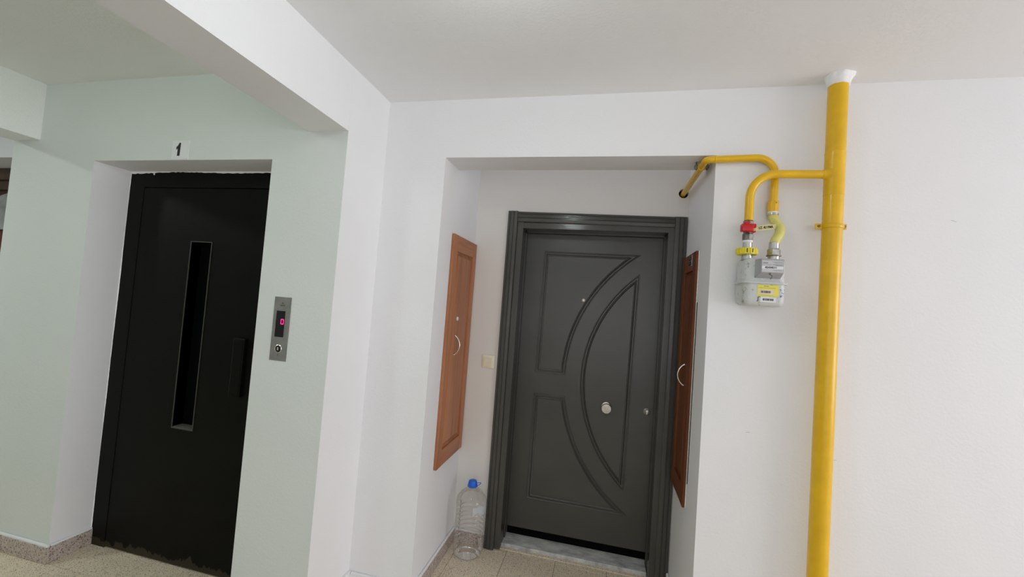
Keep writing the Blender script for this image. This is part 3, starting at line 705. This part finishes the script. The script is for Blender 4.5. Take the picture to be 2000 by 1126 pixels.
for xa, xb, xc in ((.372, .388, .380), (.418, .436, .427)):
    obj('bracket_ear', B(xa, xb, yy - .006, yy + .006, 2.222, 2.240, bev=.002), M['dsteel'], bk, 'dark steel clamp ear')
    obj('bracket_bolt', cyl(bmesh.new(), (xc, yy, 2.216), (xc, yy, ZN), .0035, n=8), M['dsteel'], bk)

obj('weld_spot', lathe(bmesh.new(), [(.004, .0185), (.0035, .021), (.001, .022)], (ox + .003, OY, 2.034), axis='y', n=10), M['dsteel'], go, smooth=40)
# ------------------------------------------------------------------ flexible hose
MX2 = .668
gh = thing('gas_hose', 'pale yellow ribbed flexible hose curving between coupling and meter', 'hose', (MX2, IY, 1.79))
hp = [Vector(q) for q in ((ox + .001, OY, 1.990), (ox + .001, OY - .001, 1.975), (.685, OY - .012, 1.950), (.697, IY + .024, 1.922), (.689, IY + .008, 1.893), (.674, IY, 1.868), (MX2 + .003, IY, 1.850))]
def catmull(P_, n_):
    out = []
    Q = [P_[0]] + P_ + [P_[-1]]
    for i in range(1, len(Q) - 2):
        for k in range(n_):
            t = k / n_; a, b, c, d = Q[i - 1], Q[i], Q[i + 1], Q[i + 2]
            out.append(.5 * ((2 * b) + (c - a) * t + (2 * a - 5 * b + 4 * c - d) * t * t + (3 * b - a - 3 * c + d) * t ** 3))
    out.append(P_[-1]); return out
cp = catmull(hp, 16)
obj('sleeve', tube(bmesh.new(), cp, [.0176 if k % 3 == 0 else (.0184 if k % 3 == 1 else .0182) for k in range(len(cp))], n=24), M['hose'], gh, smooth=70)
obj('top_nut', lathe(bmesh.new(), [(.018, 1.984), (.0212, 1.984), (.0212, 1.992), (.018, 1.993), (.018, 1.999)], (ox, OY, 0), n=24), M['steel'], gh, 'steel end ring at the top of the hose', 35)
obj('seal_ring', cyl(bmesh.new(), (ox, OY, 1.991), (ox, OY, 1.9985), .0198, n=28), M['paper'], gh, 'white sealing ring', 35)
obj('lower_sleeve', lathe(bmesh.new(), [(.0175, 1.826), (.0190, 1.828), (.0190, 1.857), (.0175, 1.859)], (MX2 + .002, IY, 0), n=24), M['steel'], gh, 'steel ferrule at the foot of the hose', 35)
obj('hex_nut', lathe(bmesh.new(), [(.020, 1.803), (.0255, 1.805), (.0255, 1.826), (.021, 1.832)], (MX2 + .002, IY, 0), n=6), M['steel'], gh, 'hexagonal steel nut')
obj('flange', lathe(bmesh.new(), [(.020, 1.799), (.0270, 1.800), (.0270, 1.804), (.020, 1.806)], (MX2 + .002, IY, 0), n=28), M['dsteel'], gh, smooth=35)

# ------------------------------------------------------------------ gas meter
mx0, mx1, my0, my1 = .5465, .6990, 1.822, 1.944
gm = thing('gas_meter', 'scuffed grey diaphragm gas meter with yellow sticker on the right wall', 'gas meter', ((mx0 + mx1) / 2, (my0 + my1) / 2, 1.59))
def rbox(x0, x1, y0, y1, prof, r, seg=6):
    """rounded-corner box built of rings; prof: (inset, z)"""
    bm = bmesh.new(); rings = []
    for ins, z in prof:
        ring = []
        for (cx, cy, a0) in ((x1 - r, y1 - r, 0), (x0 + r, y1 - r, 90), (x0 + r, y0 + r, 180), (x1 - r, y0 + r, 270)):
            for k in range(seg + 1):
                t = math.radians(a0 + 90 * k / seg); ring.append(bm.verts.new((cx + (r - ins) * math.cos(t), cy + (r - ins) * math.sin(t), z)))
        rings.append(ring)
    n_ = len(rings[0])
    for a, b in zip(rings, rings[1:]):
        for k in range(n_): bm.faces.new((a[k], a[(k + 1) % n_], b[(k + 1) % n_], b[k]))
    bm.faces.new(rings[0][::-1]); bm.faces.new(rings[-1]); return bm
obj('upper_case', rbox(mx0, mx1, my0, my1, [(-.001, 1.688), (0, 1.692), (0, 1.762), (.003, 1.774), (.010, 1.781), (.018, 1.784)], .026), M['meter'], gm, smooth=50)
obj('lower_case', rbox(mx0, mx1 + .002, my0 - .001, my1, [(.016, 1.590), (.009, 1.5925), (.003, 1.600), (0, 1.611), (0, 1.676), (-.001, 1.680)], .026), M['meter'], gm, smooth=50)
obj('seam_flange', rbox(mx0 - .009, mx1 + .011, my0 - .009, my1 + .004, [(.001, 1.6795), (0, 1.6810), (0, 1.6860), (.001, 1.6875)], .030), M['meter'], gm, 'pressed seam around the middle', 50)
obj('inlet_port', lathe(bmesh.new(), [(.021, 1.780), (.021, 1.795), (.018, 1.796)], (vx, IY, 0), n=28), M['steel'], gm, smooth=35)
obj('outlet_port', lathe(bmesh.new(), [(.0215, 1.780), (.0215, 1.799), (.018, 1.800)], (MX2 + .002, IY, 0), n=28), M['steel'], gm, smooth=35)
# faceted index box
ix0, ix1, iz0, iz1 = .586, .676, 1.702, 1.7765
iy = my0 - .034
bm = poly_prism(bmesh.new(), [(my0 + .002, iz0), (my0 - .004, iz0), (iy, iz0 + .020), (iy, iz1 - .006), (iy + .004, iz1), (my0 + .002, iz1)], lambda a, b, d: Vector((d, a, b)), ix0, ix1)
for v in bm.verts:
    if v.co.y < my0 - .010 and v.co.x < ix0 + .001: v.co.x += .009
    if v.co.y >= my0 - .010 and v.co.x < ix0 + .001: v.co.x -= .004
bmesh.ops.bevel(bm, geom=list(bm.edges), offset=.0015, segments=2, affect='EDGES')
ib = obj('index_box', bm, M['idx'], gm, 'grey faceted counter cover', 30)
obj('face_plate', B(ix0 + .011, ix1 - .003, iy - .0008, iy + .001, iz0 + .021, iz1 - .007, bev=.0003), plain('face_plate_grey', (.55, .55, .56), .35, .3, var=.03), ib)
obj('counter_window', B(ix0 + .011, ix1 - .003, iy - .0014, iy - .0006, iz0 + .034, iz0 + .0445), M['paper'], ib, 'white counter strip')
text_obj('counter_digits', '02434511', M['ink'], ib, lambda a, b, d: Vector(((ix0 + ix1) / 2 - .002 + a, iy - .0015 - d, iz0 + .0392 + b)), .0105, bold=.0003)
bm = bmesh.new()
for (a, b, c, d) in ((.014, .032, .056, .0585), (.048, .084, .0615, .0625), (.056, .084, .0575, .0585), (.050, .084, .0505, .052), (.060, .084, .047, .048), (.014, .046, .0505, .0512), (.052, .082, .0285, .0293)):
    box(bm, ix0 + a, ix0 + b, iy - .0013, iy - .0007, iz0 + c, iz0 + d)
obj('small_print', bm, M['grayink'], ib)
bm = lathe(bmesh.new(), [(.0045, 0), (.0045, .004), (.002, .006)], ((ix0 + ix1) / 2 - .001, iy + .006, iz0 + .0145), axis='y', n=12)
tube(bm, [(.630, iy + .004, iz0 + .012), (.634, iy - .004, iz0 + .006), (.631, iy - .003, iz0 - .003), (.628, iy, iz0 - .006)], .0018, n=8)
obj('wire_seal', bm, M['dsteel'], ib, 'small lead seal on wire', 40)
# stickers
fy = my0 - .0015
st = obj('yellow_sticker', B(.5960, .6720, fy - .0004, fy + .001, 1.6290, 1.6745), M['sticker'], gm, 'yellow label on the lower case')
obj('sticker_inset', B(.6030, .6560, fy - .0010, fy - .0002, 1.6375, 1.6555), plain('pink_paper', (.75, .66, .60), .6), st)
def bars(bm, x0, x1, z0, z1, y, seed):
    random.seed(seed); x = x0
    while x < x1:
        w_ = random.choice((.0007, .0012, .002, .0027)); box(bm, x, min(x1, x + w_), y - .0003, y, z0, z1); x += w_ + random.choice((.0007, .001, .0015))
bm = bmesh.new(); bars(bm, .608, .645, 1.6425, 1.6515, fy - .0010, 3); obj('barcode', bm, M['ink'], st)
bm = bmesh.new(); box(bm, .618, .636, fy - .0008, fy - .0003, 1.6685, 1.6705); box(bm, .600, .662, fy - .0008, fy - .0003, 1.6625, 1.6635); box(bm, .600, .655, fy - .0008, fy - .0003, 1.6325, 1.6332)
obj('small_print', bm, M['grayink'], st)
st2 = obj('white_sticker', B(.6080, .6640, fy - .0004, fy + .001, 1.6060, 1.6255), M['paper'], gm, 'white barcode label under the yellow one')
bm = bmesh.new(); bars(bm, .616, .655, 1.6120, 1.6210, fy - .0004, 8); obj('barcode', bm, M['ink'], st2)
bm = B(.5985, .6010, fy - .0006, fy, 1.6085, 1.6265); box(bm, .6005, .6075, fy - .0006, fy, 1.6250, 1.6270); box(bm, .5940, .5990, fy - .0006, fy, 1.6075, 1.6095)
obj('pen_mark', bm, M['ink'], gm, 'black angular pen mark')
bm = bmesh.new()
random.seed(12)
for k in range(9):
    a, b = random.uniform(.679, .692), random.uniform(1.612, 1.660); l = random.uniform(.002, .006)
    tube(bm, [(a, fy - .0002, b), (a + l * random.uniform(-.8, .8), fy - .0004, b + l), (a + l * .9, fy - .0002, b + l * .4)], .0006, n=6)
obj('pen_scribble', bm, M['blueink'], gm, 'blue pen scribble')

# ------------------------------------------------------------------ water bottle
bx, by = -.712, 2.447
wb = thing('water_bottle', 'large empty clear plastic bottle with blue cap standing in the corner of the recess', 'bottle', (bx, by, 0))
pr = [(.0, .012), (.030, .010), (.055, .004), (.070, .001), (.080, .006), (.0865, .018), (.088, .034)]
z = .040
while z < .275:
    pr += [(.0885, z), (.0895, z + .006), (.0895, z + .013), (.0865, z + .0175), (.0865, z + .0195)]; z += .0262
pr += [(.090, .290), (.0925, .305), (.0915, .325), (.085, .343), (.072, .360), (.056, .376), (.038, .390), (.026, .397), (.0235, .401), (.0235, .414)]
def bottle(bm, pr):
    return lathe(bm, pr[1:], (bx, by, 0), n=56, cap=False)
bm = bottle(bmesh.new(), pr)
c0 = bm.verts.new((bx, by, .012)); bm.verts.ensure_lookup_table()
for k in range(56): bm.faces.new((bm.verts[k], bm.verts[(k + 1) % 56], c0))
body = obj('body', bm, M['pet'], wb, smooth=60)
bm = bmesh.new(); A_ = []
for k in range(17):
    t = -1.15 + 1.25 * k / 16; R_ = .0945
    A_.append((bm.verts.new((bx + R_ * math.cos(t), by + R_ * math.sin(t), .318 - .006 * math.sin(k * .9))), bm.verts.new((bx + R_ * math.cos(t), by + R_ * math.sin(t), .262 + .022 * abs(math.sin(k * .33)) * (1 if k < 6 else .2)))))
for k in range(16): bm.faces.new((A_[k][0], A_[k + 1][0], A_[k + 1][1], A_[k][1]))
obj('label_scrap', bm, M['label'], wb, 'scrap of pale blue film label', 60)
cap = lathe(bmesh.new(), [(.0285, .400), (.0305, .402), (.0305, .409), (.0270, .411), (.0255, .428), (.0235, .435), (.018, .438)], (bx, by, 0), n=40)
for k in range(40):
    t = 2 * PI * k / 40; box(cap, bx + .0262 * math.cos(t) - .0006, bx + .0262 * math.cos(t) + .0006, by + .0262 * math.sin(t) - .0006, by + .0262 * math.sin(t) + .0006, .412, .427)
obj('cap', cap, M['blue'], wb, 'blue screw cap', 45)
hl = smooth_path([(bx + .024, by - .008, .427), (bx + .066, by - .020, .442), (bx + .028, by - .012, .408)], [.003], 5)
obj('carry_loop', tube(bmesh.new(), hl, .0022, n=8), M['blue'], wb, 'blue plastic carrying loop', 60)

# ------------------------------------------------------------------ ceiling lamps (out of frame)
for (x, y, z, lab) in ((-.37, .90, ZC, 'round flush ceiling lamp on the landing, nearest the camera'), (-2.0, .1, 2.5726, 'round flush ceiling lamp in the lift lobby'), (-4.3, .5, 2.5726, 'round flush ceiling lamp in the far left bay')):
    g = thing('ceiling_lamp', lab, 'lamp', (x, y, z - .03), 'flush ceiling lamps')
    obj('rim', lathe(bmesh.new(), [(.135, z), (.135, z - .025), (.125, z - .030), (.118, z - .026), (.118, z)], (x, y, 0), n=32, cap=False), M['paper'], g, smooth=40)
    obj('diffuser', cyl(bmesh.new(), (x, y, z - .022), (x, y, z - .002), .118, n=32), M['lampglass'], g)
